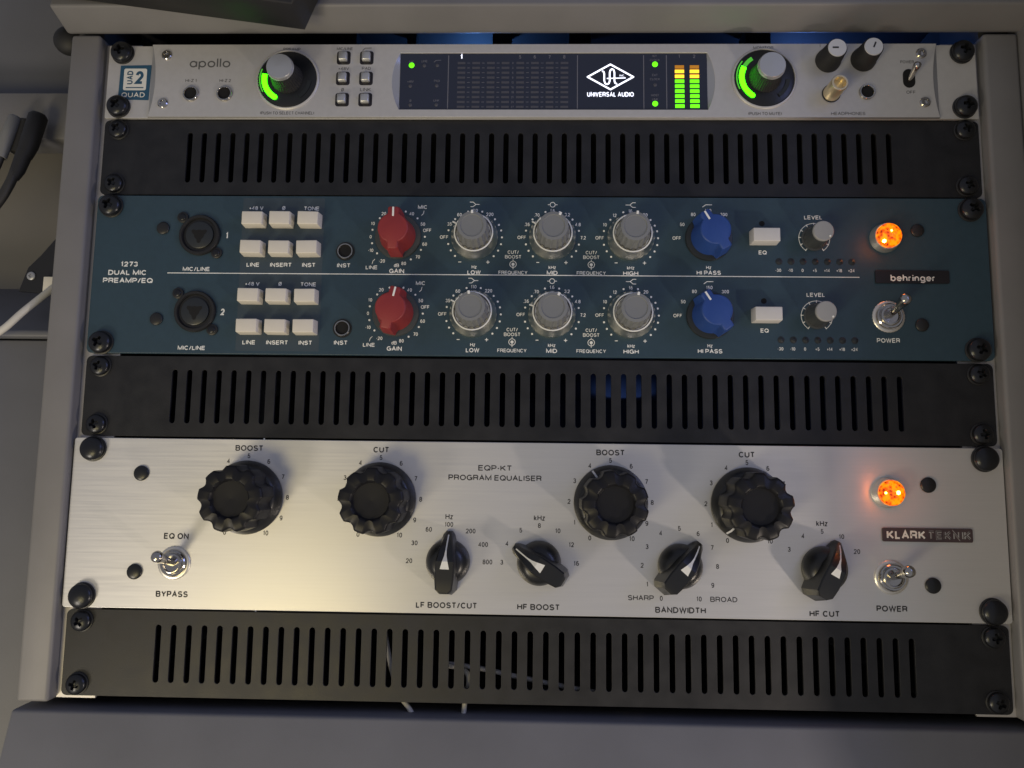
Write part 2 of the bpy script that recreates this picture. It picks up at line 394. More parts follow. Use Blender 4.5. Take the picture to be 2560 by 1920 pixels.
# ------------------------------------------------------------------ desk (setting furniture)
desk = thing('studio_desk', 'taupe grey studio desk with a rack bay, posts and overhanging shelf around the rack gear', 'desk', (0, 0, 0))
def prism(name, prof, x0, x1, bev=1.2, dx=0):      # profile of (h, z) swept along x
    bm = bmesh.new()
    A = [bm.verts.new((x0, z, h)) for h, z in prof]; B = [bm.verts.new((x1, z, h)) for h, z in prof]
    bm.faces.new(A); bm.faces.new(B[::-1]); n = len(prof)
    for i in range(n): bm.faces.new((A[i], A[(i+1) % n], B[(i+1) % n], B[i]))
    if bev: bmesh.ops.bevel(bm, geom=bm.edges[:], offset=bev, segments=3, affect='EDGES', profile=.5)
    return fin(bm, name, 40)
link('overhanging_shelf', prism('overhanging_shelf', [(5.0, 3.4), (22, 9.0), (4, 70), (-2, 70), (1.5, 5.2)], -22.5, 620, 1.5), 'desk', desk)
def post(x0, x1, h):
    return box('side_post', x0+(1.5 if x0 < 0 else 0), x1, -357.5, 3.0, -40, h, 2.0, 3)
link('side_post', post(-21.5, -3.2, 5), 'desk', desk)
link('side_post', post(484.8, 503.6, 5), 'desk', desk)
link('side_wall', box('side_wall', 504.0, 520, -700, 60, -200, 120, 1.5, 2), 'desk', desk)
link('lower_panel', prism('lower_panel', [(4, -361.5), (38, -480), (38, -560), (-20, -560), (-20, -361.5)], -22.5, 620, 1.8), 'desk_dark', desk)
# left bay beyond the post
link('upper_back_panel', box('upper_back_panel', -300, -23, -13.5, 160, -60, -52, 1), 'desk_dark', desk)
link('cable_shelf', box('cable_shelf', -300, -23, -42.5, -13, -52, -30, 1.2, 2), 'desk', desk)
link('recess_panel', box('recess_panel', -300, -23, -125, -15, -95, -85, 1), 'tray', desk)
link('lower_shelf', prism('lower_shelf', [(-18, -162), (-90, -119), (-90, -165.5), (-18, -165.5)], -300, -23, 1.2), 'desk_dark', desk)
link('lower_side_panel', box('lower_side_panel', -300, -23.2, -600, -166.5, -60, -24, 1.2), 'desk_dark', desk)
# interior
link('interior_ceiling', box('interior_ceiling', -40, 600, 40, 44, -330, -2.6, .5), 'inside', desk)
link('interior_back_board', box('interior_back_board', -20, 620, -380, 60, -338, -331, .5), 'inside', desk)
link('interior_closing_board', box('interior_closing_board', -26, -21, -380, 44, -331, -41, .5), 'inside', desk)
link('interior_closing_board', box('interior_closing_board', 488, 500, -380, 39, -331, -41, .5), 'inside', desk)  # added out of view to block light behind the right-hand slots
link('interior_closing_board', box('interior_closing_board', -20.5, -6, 3.6, 39.8, -40, -2.8, .3), 'inside', desk)  # unseen filler added above the left post to stop a light leak
link('interior_closing_board', box('interior_closing_board', 487, 503, 3.6, 39.8, -40, -2.8, .3), 'inside', desk)  # matching unseen light-blocking filler added above the right post
link('interior_floor', box('interior_floor', -20, 487, -385, -376, -331, -22, .5), 'inside', desk)
for x0, x1, z0 in ((6, 128, 14), (214, 226, 20), (262, 276, 18), (372, 388, 18), (160, 166, 26)):
    link('added_dark_block', box('added_dark_block', x0, x1, z0, 39.8, -62, -48, .8), 'hole', desk)  # added dark blocks that break up the blue light in the top gap

# rack rails
def rail_mesh():
    holes = []
    for u in range(8):
        for dz in (6.35, 22.2, 38.1): holes.append(circ(8.7, -(u*44.45+dz), 3.1, 16))
    return plate('rack_rail', [[(-3.6, -357), (17, -357), (17, .5), (-3.6, .5)]]+holes, -4.2, -2.2, .2)
rl = link('rack_rail', rail_mesh(), 'rail'); tag(rl, 'pale metal rack rail showing beside the left panel edges', 'rack rail', 'rack rails')
holes = []
for u in range(8):
    for dz in (6.35, 22.2, 38.1): holes.append(circ(473.9, -(u*44.45+dz), 3.1, 16))
rr = link('rack_rail', plate('rack_rail', [[(465.6, -357), (485.4, -357), (485.4, .5), (465.6, .5)]]+holes, -4.2, -2.2, .2), 'rail')
tag(rr, 'pale metal rack rail showing beside the right panel edges', 'rack rail', 'rack rails')

# ------------------------------------------------------------------ vent panels
SLX = [48.9+i*(433.8-48.9)/48 for i in range(49)]
VL = ('black slotted vent panel between the silver interface and the teal preamp',
      'black slotted vent panel between the teal preamp and the silver equaliser',
      'lowest black slotted vent panel under the silver equaliser')
for k, (zt, zb) in enumerate(((-45.2, -88.4), (-178.6, -221.9), (-311.9, -355.3))):
    t = thing('vent_panel', VL[k], 'vent panel', (241.3, (zt+zb)/2, 0), 'slotted vent panels in the rack')
    mid = (zt+zb)/2
    def vm():
        sl = [rrect(-241.1, 241.1, -21.6, 21.6, 3.0)]+[stadium(x-241.3, 2.9, -14.5, 14.5) for x in SLX]
        return plate('slotted_plate', sl, -1.6, 0, .12)
    link('slotted_plate', cached('vent', vm), 'vent', t, (241.3, mid, 0))
    rack_screws(t, zt-5.6+.0, zb+6.1, 0, 5.2, True, 3.6)
    # folded lip behind the lower edge
    link('folded_lip', box('folded_lip', -228, 228, -21.4, -20.0, -14, -1.7, .2, 1), 'vent', t, (241.3, mid, 0))

# ------------------------------------------------------------------ 1U audio interface
HA = 3.6
def A(x, z, h=HA):                    # plane-measured mm -> mm on the raised face
    k = (390.5-h)/390.5
    return 240.3+(x-240.3)*k, -235.7+(z+235.7)*k
ai = thing('audio_interface', 'silver one-unit audio interface with lit display and green ring knobs at top of rack', 'audio interface', (241.3, -22, 0))
ZT, ZB = -2.4, -44.9
def arcpts(x0, z0, x1, z1, bulge, n=10):
    out = []
    for i in range(n+1):
        t = i/n; out.append((x0+(x1-x0)*t+bulge*4*t*(1-t), z0+(z1-z0)*t))
    return out
xl, xr = A(24, 0)[0], A(462.3, 0)[0]
dx0, dx1 = A(165.3, 0)[0], A(336.4, 0)[0]; dz0, dz1 = A(0, -39.3)[1], A(0, -4.7)[1]
link('ear_plate', plate('ear_plate', [rrect(.8, 481.8, ZB, ZT, .5, 2)], 0, 2.0, .15), 'satin', ai)
lc = arcpts(xl, ZT, xl, ZB, 2.8); rc = arcpts(xr, ZB, xr, ZT, -2.6)
dl = arcpts(dx0, dz0+.6, dx0, dz1-.6, -4.2); dr = arcpts(dx1, dz1-.6, dx1, dz0+.6, 4.0)
link('face_plate', plate('face_plate', [lc+rc, dl+dr], 2.05, HA, .18), 'satin', ai)
def crescent(arc, xs, hs, ha, m, name):
    bm = bmesh.new(); n = len(arc)
    a = [bm.verts.new((x, z, ha)) for x, z in arc]; b = [bm.verts.new((xs, z, hs)) for x, z in arc]
    for i in range(n-1):
        try: bm.faces.new((a[i], a[i+1], b[i+1], b[i]))
        except Exception: pass
    bm.normal_update()
    return link(name, fin(bm, name, 60), m, ai)
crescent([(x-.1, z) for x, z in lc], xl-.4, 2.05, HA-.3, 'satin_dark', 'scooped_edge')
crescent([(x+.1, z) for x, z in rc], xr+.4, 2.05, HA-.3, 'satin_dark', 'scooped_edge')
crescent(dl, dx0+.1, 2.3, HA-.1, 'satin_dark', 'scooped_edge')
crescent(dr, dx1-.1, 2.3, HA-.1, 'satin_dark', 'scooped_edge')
rack_screws(ai, -6.9, -38.6, 2.0, 5.9, True, 4.6)
def boxp(x0, x1, z0, z1, h0, h1, name, m, parent, bev=.3, **kw):
    cx, cz = (x0+x1)/2, (z0+z1)/2
    me = cached((name, round(x1-x0, 2), round(z1-z0, 2), h0, h1, bev, m), lambda: box(name, -(x1-x0)/2, (x1-x0)/2, -(z1-z0)/2, (z1-z0)/2, h0, h1, bev, **kw))
    return link(name, me, m, parent, (cx, cz, 0))
boxp(12, 470, -43, -4, -260, -.3, 'chassis', 'chassis', ai, 1)
for x, z in ((32.7, -6.7), (32.2, -35.2), (453.6, -6.1), (454.4, -34.4)):
    x, z = A(x, z)
    o = link('socket_screw', cached('sock', lambda: lathe('socket_screw', [(2.9, 0), (2.9, .5), (2.4, 1.0), (1.5, 1.0), (1.3, .2), (.001, .1)], 24)), 'chrome', ai, (x, z, HA))
# badge
bd = link('badge', plate('badge', [[A(5.9, -12.1), A(23.5, -11.8), A(23.0, -32.6), A(5.5, -32.2)]], 0, .25, .03), 'badge_blue', ai, (0, 0, 2.0))
link('badge_square', plate('badge_square', [rrect(A(8.1, 0)[0], A(21.2, 0)[0], A(0, -26.8)[1], A(0, -13.9)[1], 1.0)], 0, .1, .02), 'badge_white', bd, (0, 0, 2.25))
k = Ink(); c = A(17.2, -19.3); k.text('2', c[0], c[1], 7.6, 2.42, 4.6, .03); c = A(11.7, -19.3); k.text('UAD', c[0], c[1], 3.4, 2.42, 8.0, .02, rot=90)
c = A(14.7, -25.3); k.poly([(c[0]-5, c[1]-.3), (c[0]+5, c[1]-.3), (c[0]+5, c[1]+.3), (c[0]-5, c[1]+.3)], 2.42); k.done('badge_lettering', 'badge_blue', bd)
k = Ink(); c = A(14.2, -29.6); k.text('QUAD', c[0], c[1], 2.9, 2.42, 13.2, .005, space=1.5); k.done('badge_lettering', 'badge_white', bd)
# face print
k = Ink(); hh = HA+.06
def ta(t, x, z, cap, wd=None, **kw):
    c = A(x, z); k.text(t, c[0], c[1], cap, hh, wd, **kw)
ta('HI-Z 1', 47.4, -21.8, 1.8, 6.4); ta('HI-Z 2', 66.8, -21.8, 1.8, 6.4)
ta('PREAMP', 103.8, -3.2, 1.7, 9.6); ta('(PUSH TO SELECT CHANNEL)', 102.8, -40.9, 1.8, 30)
ta('MIC/LINE', 133.8, -2.9, 1.6, 9); ta('+48V', 133.6, -14.7, 1.7, 6); ta('PAD', 146.4, -14.6, 1.7, 5)
ta('Ø', 133.4, -27.2, 1.9); ta('LINK', 146.3, -27.1, 1.9, 6)
c = A(146.5, -3.2); k.stroke([(c[0]-2.6, c[1]-.8), (c[0]-1.2, c[1]+.6), (c[0]+2.4, c[1]+.7)], .4, hh)
ta('MONITOR', 367.4, -2.6, 1.7, 11); ta('(PUSH TO MUTE)', 367.4, -41.0, 1.8, 18); ta('HEADPHONES', 412.6, -40.9, 1.8, 18.4)
ta('POWER', 445.8, -11.0, 1.7, 7.4); ta('OFF', 447.1, -28.6, 1.8, 5)
c = A(398.6, -1.6); k.text('1', c[0], c[1], 1.8, hh)
k.done('printed_lettering', 'ink_soft', ai)
k = Ink(); ta('apollo', 57.6, -11.4, 5.2, 23, bold=-.004); k.done('model_lettering', 'ink_soft', ai)
# input jacks
def jack(x, z, h, parent, ro=4.4, name='jack_socket', ring='chrome'):
    o = link(name, cached(('jk', ro), lambda: lathe('jack_ring', [(ro, 0), (ro, .9), (ro-.3, 1.3), (ro-.8, 1.3), (ro-1.1, .9), (ro-1.1, -.05), (0.001, -.05)], 32)), ring, parent, (x, z, h))
    link('jack_hole', cached(('jkh', ro), lambda: lathe('jack_hole', [(ro-1.12, 0), (ro-1.12, .25), (ro-1.9, .3), (0.001, .3)], 24)), 'hole', o, (x, z, h))
    return o
for x, z in ((47.9, -29.7), (67.0, -29.7)): jack(*A(x, z), HA, ai)
jack(*A(423.1, -28.7), HA, ai, 4.3)
# soft buttons
for x in (133.4, 146.4):
    for z in (-8.4, -20.6, -33.1):
        cx, cz = A(x, z)
        o = link('push_button', cached('btnw', lambda: plate('button_well', [rrect(-3.8, 3.8, -3.9, 3.9, 1.4)], 0, .12, .02)), 'badge_black', ai, (cx, cz, HA))
        link('button_cap', cached('btnc', lambda: box('button_cap', -2.5, 2.5, -2.6, 2.6, .1, 3.0, .7, 3, top=(.2, .2))), 'silver_cap', o, (cx, cz, HA))
# encoder knobs
def encoder(x, z, a0, a1, fade):
    cx, cz = A(x, z)
    rim = link('control_knob', lathe('knob_well', [(17.6, 0), (17.6, .6), (17.0, 1.1), (16.6, 1.1), (16.4, .6), (.001, .6)], 64), 'satin', ai, (cx, cz, HA))
    link('well_dish', lathe('well_dish', [(16.4, .62), (15.8, 1.0), (9, 1.5), (8.4, 1.6), (.001, 1.6)], 64), 'black_gloss', rim, (cx, cz, HA))
    kk = Ink(); kk.arc(cx, cz, 12.6, a0, a1, 2.9, HA+1.75, 28)
    kk.disc(cx+12.6*math.sin(R_(a0)), cz+12.6*math.cos(R_(a0)), 1.45, HA+1.78)
    kk.done('green_ring', 'green_ring', rim)
    if fade:
        kk = Ink(); kk.arc(cx, cz, 12.6, a1, a1+fade, 2.2, HA+1.75, 10); kk.done('green_ring', 'green_dim', rim)
    kk = Ink(); kk.arc(cx, cz, 15.2, a0+30, a1+10, .7, HA+1.4, 24); kk.done('ring_glow_line', 'green_dim', rim)  # green ring light caught on the rim, drawn as a dim emissive line
    kk = Ink(); kk.arc(cx, cz, 12.6, 95, 145, 2.2, HA+1.75, 12); kk.done('unlit_ring', 'skirt_dark', rim)
    fl = lambda a, r, h: 1-.03*(math.cos(36*a) > 0)
    b = link('knob_body', lathe('knob_body', [(9.0, 1.6), (8.6, 3), (7.6, 5), (7.1, 12.2), (7.0, 12.4)], 144, lobe=fl, smooth=30), 'rubber', rim, (cx, cz, HA))
    link('knob_cap', lathe('knob_cap', [(7.4, 12.4), (7.15, 14.0), (6.8, 14.5), (.001, 14.7)], 48), 'silver_cap', rim, (cx, cz, HA))
encoder(102.3, -21.4, -150, -78, 0)
encoder(367.4, -20.7, -146, -62, 30)
# display
gl = link('display', plate('display_glass', [rrect(dx0, dx1, dz0, dz1, 1.4)], 2.02, 2.6, .05), 'glass', ai)
HD = 2.6
def bezel():
    bm = bmesh.new()
    v = [bm.verts.new(p) for p in ((dx0-1.2, dz1+1.0, HA+.02), (dx1+1.2, dz1+1.0, HA+.02), (dx1+.2, dz1-.3, 2.65), (dx0-.2, dz1-.3, 2.65))]
    bm.faces.new(v); r_ = bmesh.ops.extrude_face_region(bm, geom=bm.faces[:]); bmesh.ops.translate(bm, verts=[q for q in r_['geom'] if isinstance(q, bmesh.types.BMVert)], vec=(0, .5, -.1))
    return fin(bm, 'display_bezel', 0)
link('display_bezel', bezel(), 'rail', ai)
def D(x, z): return A(x, z, HD)
k = Ink()
for x in (192.5, 264.5, 301.2, 313.8): c = D(x, -7); e = D(x, -38.3); k.poly([(c[0]-.22, e[1]), (c[0]+.22, e[1]), (c[0]+.22, c[1]), (c[0]-.22, c[1])], HD+.04)
for i in range(4): c = D(232.5+8.22*i, -7.9); k.text(str(5+i), c[0], c[1], 2.0, HD+.04)
for t, x, z in (('MIC', 171.8, -10.7), ('LINE', 179, -10.4), ('+48V', 171.4, -22.4), ('PAD', 186.2, -22), ('Ø', 171.7, -33.6), ('LINK', 186.2, -33.5),
                ('INT', 307.4, -7.5), ('CLOCK', 307.4, -9.8), ('EXT', 307.4, -18.6), ('CLOCK', 307.4, -21.0), ('HOST', 307.4, -30.4), ('LINK', 307.4, -32.8)):
    c = D(x, z); k.text(t, c[0], c[1], 1.25, HD+.04, bold=0)
for z, s in zip([-11.5-2.86*i for i in range(10)], ('0', '3', '6', '9', '12', '15', '18', '21', '24', '27')):
    c = D(228.5, z); k.text(s, c[0], c[1], 1.2, HD+.04, bold=0)
    for x in (203.8, 212, 220.3, 236.7, 244.9, 253.1): c = D(x, z); k.poly([(c[0]-.75, c[1]-.14), (c[0]+.75, c[1]-.14), (c[0]+.75, c[1]+.14), (c[0]-.75, c[1]+.14)], HD+.04)
for x, t in ((320.9, '1'), (329.2, '2')): c = D(x, -7.6); k.text(t, c[0], c[1], 2.0, HD+.04)
c = D(186.3, -10.4); k.stroke([(c[0]-2, c[1]-.6), (c[0]-.8, c[1]+.5), (c[0]+2, c[1]+.6)], .3, HD+.04)
k.done('display_lettering', 'dimtext', gl)
seg = cached('seg', lambda: box('meter_segment', -2.15, 2.15, -.62, .62, 0, .12, 0, smooth=0))
for i in range(8):
    for j in range(10):
        c = D(199.8+8.21*i, -11.5-2.86*j); link('meter_segment', seg, 'dim', gl, (c[0], c[1], HD))
def sq(key, m): return cached(('sq', m), lambda: box('meter_segment', -2.5, 2.5, -.95, .95, 0, .15, 0, smooth=0))
for x in (320.95, 329.2):
    for j, z in enumerate([-16.5-2.89*i for i in range(8)]):
        m_ = 'amber_led' if j < 2 else 'green_led'; c = D(x, z)
        link('meter_segment', sq(0, m_), m_, gl, (c[0], c[1], HD))
    c = D(x, -13.9); link('meter_segment', sq(0, 'orange_dim'), 'orange_dim', gl, (c[0], c[1], HD))
for x, z, m_ in ((171.8, -12.8, 'green_led'), (307.5, -12.3, 'green_led'), (307.4, -35.3, 'green_led'), (179, -13, 'dim'), (186.3, -12.8, 'dim'), (171.4, -25, 'dim'), (186.2, -24.8, 'dim'),
                 (171.7, -36.1, 'dim'), (186.2, -36, 'dim'), (307.5, -24.3, 'dim')):
    c = D(x, z); r = 1.55 if m_ == 'green_led' else 1.0
    link('indicator_light', cached(('ind', m_), lambda: lathe('indicator_light', [(r, 0), (r, .1), (r*.7, .3), (.001, .35)], 20)), m_, gl, (c[0], c[1], HD))
k = Ink(); c = D(199.8, -7.7); k.text('1', c[0], c[1], 2.9, HD+.05, bold=.05)
lx, lz = D(282.8, -19.7); H2 = HD+.05
k.stroke([(lx, lz+7.3), (lx+12.6, lz), (lx, lz-7.3), (lx-12.6, lz)], .95, H2, True)
k.stroke([(lx-4.6, lz+3.4), (lx-3.7, lz+3.0), (lx-3.4, lz+1.8), (lx-3.4, lz-2.2), (lx-2.9, lz-3.8), (lx-1.9, lz-4.3), (lx-.9, lz-3.8), (lx-.4, lz-2.4), (lx-.4, lz+2.6), (lx+.1, lz+4.1), (lx+.9, lz+4.6),
          (lx+1.8, lz+4.1), (lx+2.2, lz+2.6), (lx+2.2, lz-2.4), (lx+2.6, lz-3.6), (lx+3.6, lz-4.1)], .9, H2)
k.stroke([(lx-2.0, lz-.9), (lx+8.4, lz-.6)], .6, H2+.01)
k.text('INC.', lx+6.4, lz+.8, 1.1, H2, 2.8)
c = D(282.8, -29.9); k.text('UNIVERSAL AUDIO', c[0], c[1], 2.7, H2, 25.6, bold=.005)
k.done('backlit_emblem', 'white_led', gl)
# headphone level knobs
for x, z, a in ((402.6, -10.3, -90), (421.9, -9.7, 22)):
    cx, cz = A(x, z)
    o = link('level_knob', cached('hpk', lambda: lathe('level_knob', [(6.9, 0), (6.8, 1.5), (6.3, 3), (5.4, 12.2), (5.2, 12.5)], 40)), 'rubber', ai, (cx, cz, HA))
    cp = link('knob_cap', cached('hpc', lambda: lathe('knob_cap', [(4.9, 12.4), (4.75, 13), (.001, 13.1)], 36)), 'white_cap', o, (cx, cz, HA))
    kk = box('pointer_mark', -.42, .42, -.6, 2.6, 13.08, 13.2, 0); link('pointer_mark', kk, 'ink', o, (cx, cz, HA), a)
# power toggle
cx, cz = A(446.4, -20.6)
tg = link('toggle_switch', plate('toggle_slot', [stadium(cx, 6.6, cz-5.4, cz+5.4, 8)], HA, HA+.12, .02), 'hole', ai)
def tube(bm, pts, rads, n=14):
    rings = []
    for i, p in enumerate(pts):
        p = Vector(p); a = Vector(pts[max(i-1, 0)]); b = Vector(pts[min(i+1, len(pts)-1)]); d = (b-a).normalized()
        u = d.orthogonal().normalized() if i == 0 else (u - d*u.dot(d)).normalized(); v = d.cross(u)
        rings.append([bm.verts.new(p+(u*math.cos(2*math.pi*j/n)+v*math.sin(2*math.pi*j/n))*rads[i]) for j in range(n)])
    for A_, B_ in zip(rings, rings[1:]):
        for j in range(n): bm.faces.new((A_[j], A_[(j+1) % n], B_[(j+1) % n], B_[j]))
    bm.faces.new(rings[0]); bm.faces.new(rings[-1])
def tube_mesh(name, pts, rads, n=14, smooth=50):
    bm = bmesh.new(); tube(bm, pts, rads if isinstance(rads, (list, tuple)) else [rads]*len(pts), n); return fin(bm, name, smooth)
link('toggle_lever', tube_mesh('toggle_lever', [(0, 0, .2), (0, 2.2, 5.5), (0, 3.6, 9), (0, 3.9, 9.8), (0, 4.1, 10.3)], [1.3, 1.6, 2.1, 1.8, .6]), 'chrome', tg, (cx, cz-1, HA))

# adapter plugged into the first headphone socket
ax, az = A(403.7, -29.5)
ad = thing('headphone_adapter', 'gold headphone jack adapter plugged into the interface, left of the empty headphone socket', 'adapter', (ax, az, HA))
link('barrel', lathe('barrel', [(4.7, .2), (4.7, .8), (4.45, 1.2), (4.45, 11.6), (4.15, 12.0), (3.3, 12.0), (3.2, 11.4), (3.2, 7)], 40, caps=False), 'gold', ad, (ax, az, HA))
link('socket_hole', lathe('socket_hole', [(3.19, 7.8), (1.6, 7.6), (1.5, 6), (.001, 5.6)], 24), 'gold', ad, (ax, az, HA))
link('base_collar', lathe('base_collar', [(5.0, 0), (5.0, .7), (4.6, .9), (4.6, .2)], 32, caps=False), 'black_metal', ad, (ax, az, HA))

# ------------------------------------------------------------------ 2U dual preamp
HP = 1.2
pu = thing('preamp_unit', 'dark teal dual-channel preamp with red, grey and blue knobs and an orange lamp', 'preamp', (241.3, -133.3, 0))
link('face_plate', plate('face_plate', [rrect(.2, 483.2, -177.3, -89.3, 3.0)], -2.0, HP, .3), 'teal', pu)
boxp(14, 468, -176, -91, -260, -2.1, 'chassis', 'chassis', pu, 1)
link('glare_patch', plate('glare_patch', [[(81.5, -175.5), (126.5, -175.5), (126.5, -90.6), (81.5, -90.6)]], HP, HP+.03, 0), 'teal_grey', pu)  # paler rectangle: glare around the push buttons put into the panel colour
rack_screws(pu, -95.6, -171.7, HP, 6.0, True, 4.6)
HI = HP+.07
for x, z in ((38, -108), (37.6, -158.6), (446, -107.3), (446, -158.6)):
    link('panel_bolt', screw_head(3.5, 1.6, False), 'black', pu, (x, z, HP))
k = Ink()
k.text('1273', 20.5, -128.2, 2.8, HI, 9.4, .03); k.text('DUAL MIC', 19.8, -132.9, 2.8, HI, 21.3, .03); k.text('PREAMP/EQ', 20.3, -137.3, 2.8, HI, 27.5, .03)
k.poly([(41.8, -133.2), (414.6, -133.2), (414.6, -132.75), (41.8, -132.75)], HI)
k.done('printed_lettering', 'white_ink', pu)
KX = {'low': 209.1, 'mid': 251.2, 'high': 293.3}
def fq_icon(k, x, z):
    k.arc(x, z, 1.75, 0, 360, .35, HI, 20); k.disc(x, z, .85, HI); k.stroke([(x, z+1.7), (x, z+2.7)], .35, HI); k.stroke([(x, z), (x, z-2.7)], .35, HI+.01)
def wing_knob(x, z, ang, m_, skirt, parent, name):
    o = link(name, cached(('wk', skirt), lambda: lathe('knob_skirt', [(12.6, 0), (12.6, .8), (12.2, 1.4), (10, 1.8), (.001, 1.9)], 64)), skirt, parent, (x, z, HP), ang)
    def body():
        def outline(r, wing, ww, n=72):
            pts = []
            for i in range(n):
                a = 2*math.pi*i/n; x_, y_ = math.sin(a), math.cos(a); d = r
                # parallel-sided wing toward +y and -y
                if abs(x_) > 1e-6: t = ww/abs(x_)
                else: t = 1e9
                lim = wing/max(abs(y_), 1e-6)
                cand = min(t, lim)
                d = max(r, cand) if cand < wing*1.3 else r
                pts.append((d*x_, d*y_))
            return pts
        bm = bmesh.new(); rings = []
        for r, wing, ww, h in ((9.8, 12.0, 3.6, 1.9), (9.5, 12.0, 3.5, 4.0), (8.7, 11.8, 3.2, 8.5), (8.2, 11.5, 3.0, 14.6), (7.9, 11.2, 2.8, 15.8), (7.4, 10.6, 2.5, 16.2)):
            rings.append([bm.verts.new((a, b, h)) for a, b in outline(r, wing, ww)])
        n = 72
        for A_, B_ in zip(rings, rings[1:]):
            for j in range(n): bm.faces.new((A_[j], A_[(j+1) % n], B_[(j+1) % n], B_[j]))
        bm.faces.new(rings[-1]); return fin(bm, 'knob_body', 35)
    b = link('knob_body', cached(('wb', m_), body), m_, o, (x, z, HP)); b.location = (0, 0, 0)
    b = link('pointer_line', cached('wpl', lambda: box('pointer_line', -.5, .5, 6.0, 11.0, 16.1, 16.4, .1, 1)), 'white_ink', o, (x, z, HP)); b.location = (0, 0, 0)
    return o
def eq_knob(x, z, ring_ang, ang, parent):
    o = link('eq_knob', cached('eqr', lambda: lathe('ring_knob', [(12.6, 0), (12.7, 2.2), (12.4, 2.8), (10.5, 8.4), (10.3, 8.8), (9.7, 8.8), (9.3, 8.2), (9.2, 7.0), (.001, 7.0)], 96)), 'turned', parent, (x, z, HP), ring_ang)
    i_ = link('ring_edge', cached('eqe', lambda: lathe('ring_edge', [(10.5, 8.82), (10.4, 9.05), (9.8, 9.05), (9.7, 8.82)], 64, caps=False)), 'white_ink', o); i_.location = (0, 0, 0)
    if ring_ang is not None and ring_ang > -100:
        t = link('ring_pointer', cached('eqt', lambda: box('ring_pointer', -.4, .4, 9.9, 12.6, 8.9, 9.3, .1, 1)), 'white_ink', o); t.location = (0, 0, 0)
    fl = lambda a, r, h: 1-.075*(0.5-0.5*math.cos(18*a))**.6 if r > 6.4 and h < 19.5 else 1
    kb = link('knob_body', cached('eqb', lambda: lathe('knob_body', [(8.9, 6.8), (8.9, 8.0), (8.2, 17.0), (8.0, 19.2), (7.5, 20.0), (6.0, 20.2), (5.7, 19.8), (.001, 19.6)], 144, lobe=fl, smooth=35)), 'grey_knob', o)
    kb.location = (0, 0, 0); kb.rotation_euler = (0, R_(ang-ring_ang), 0)
    pl = link('pointer_line', cached('eqp', lambda: box('pointer_line', -.6, .6, 6.5, 8.2, 19.0, 20.35, .1, 1)), 'white_ink', kb); pl.location = (0, 0, 0)
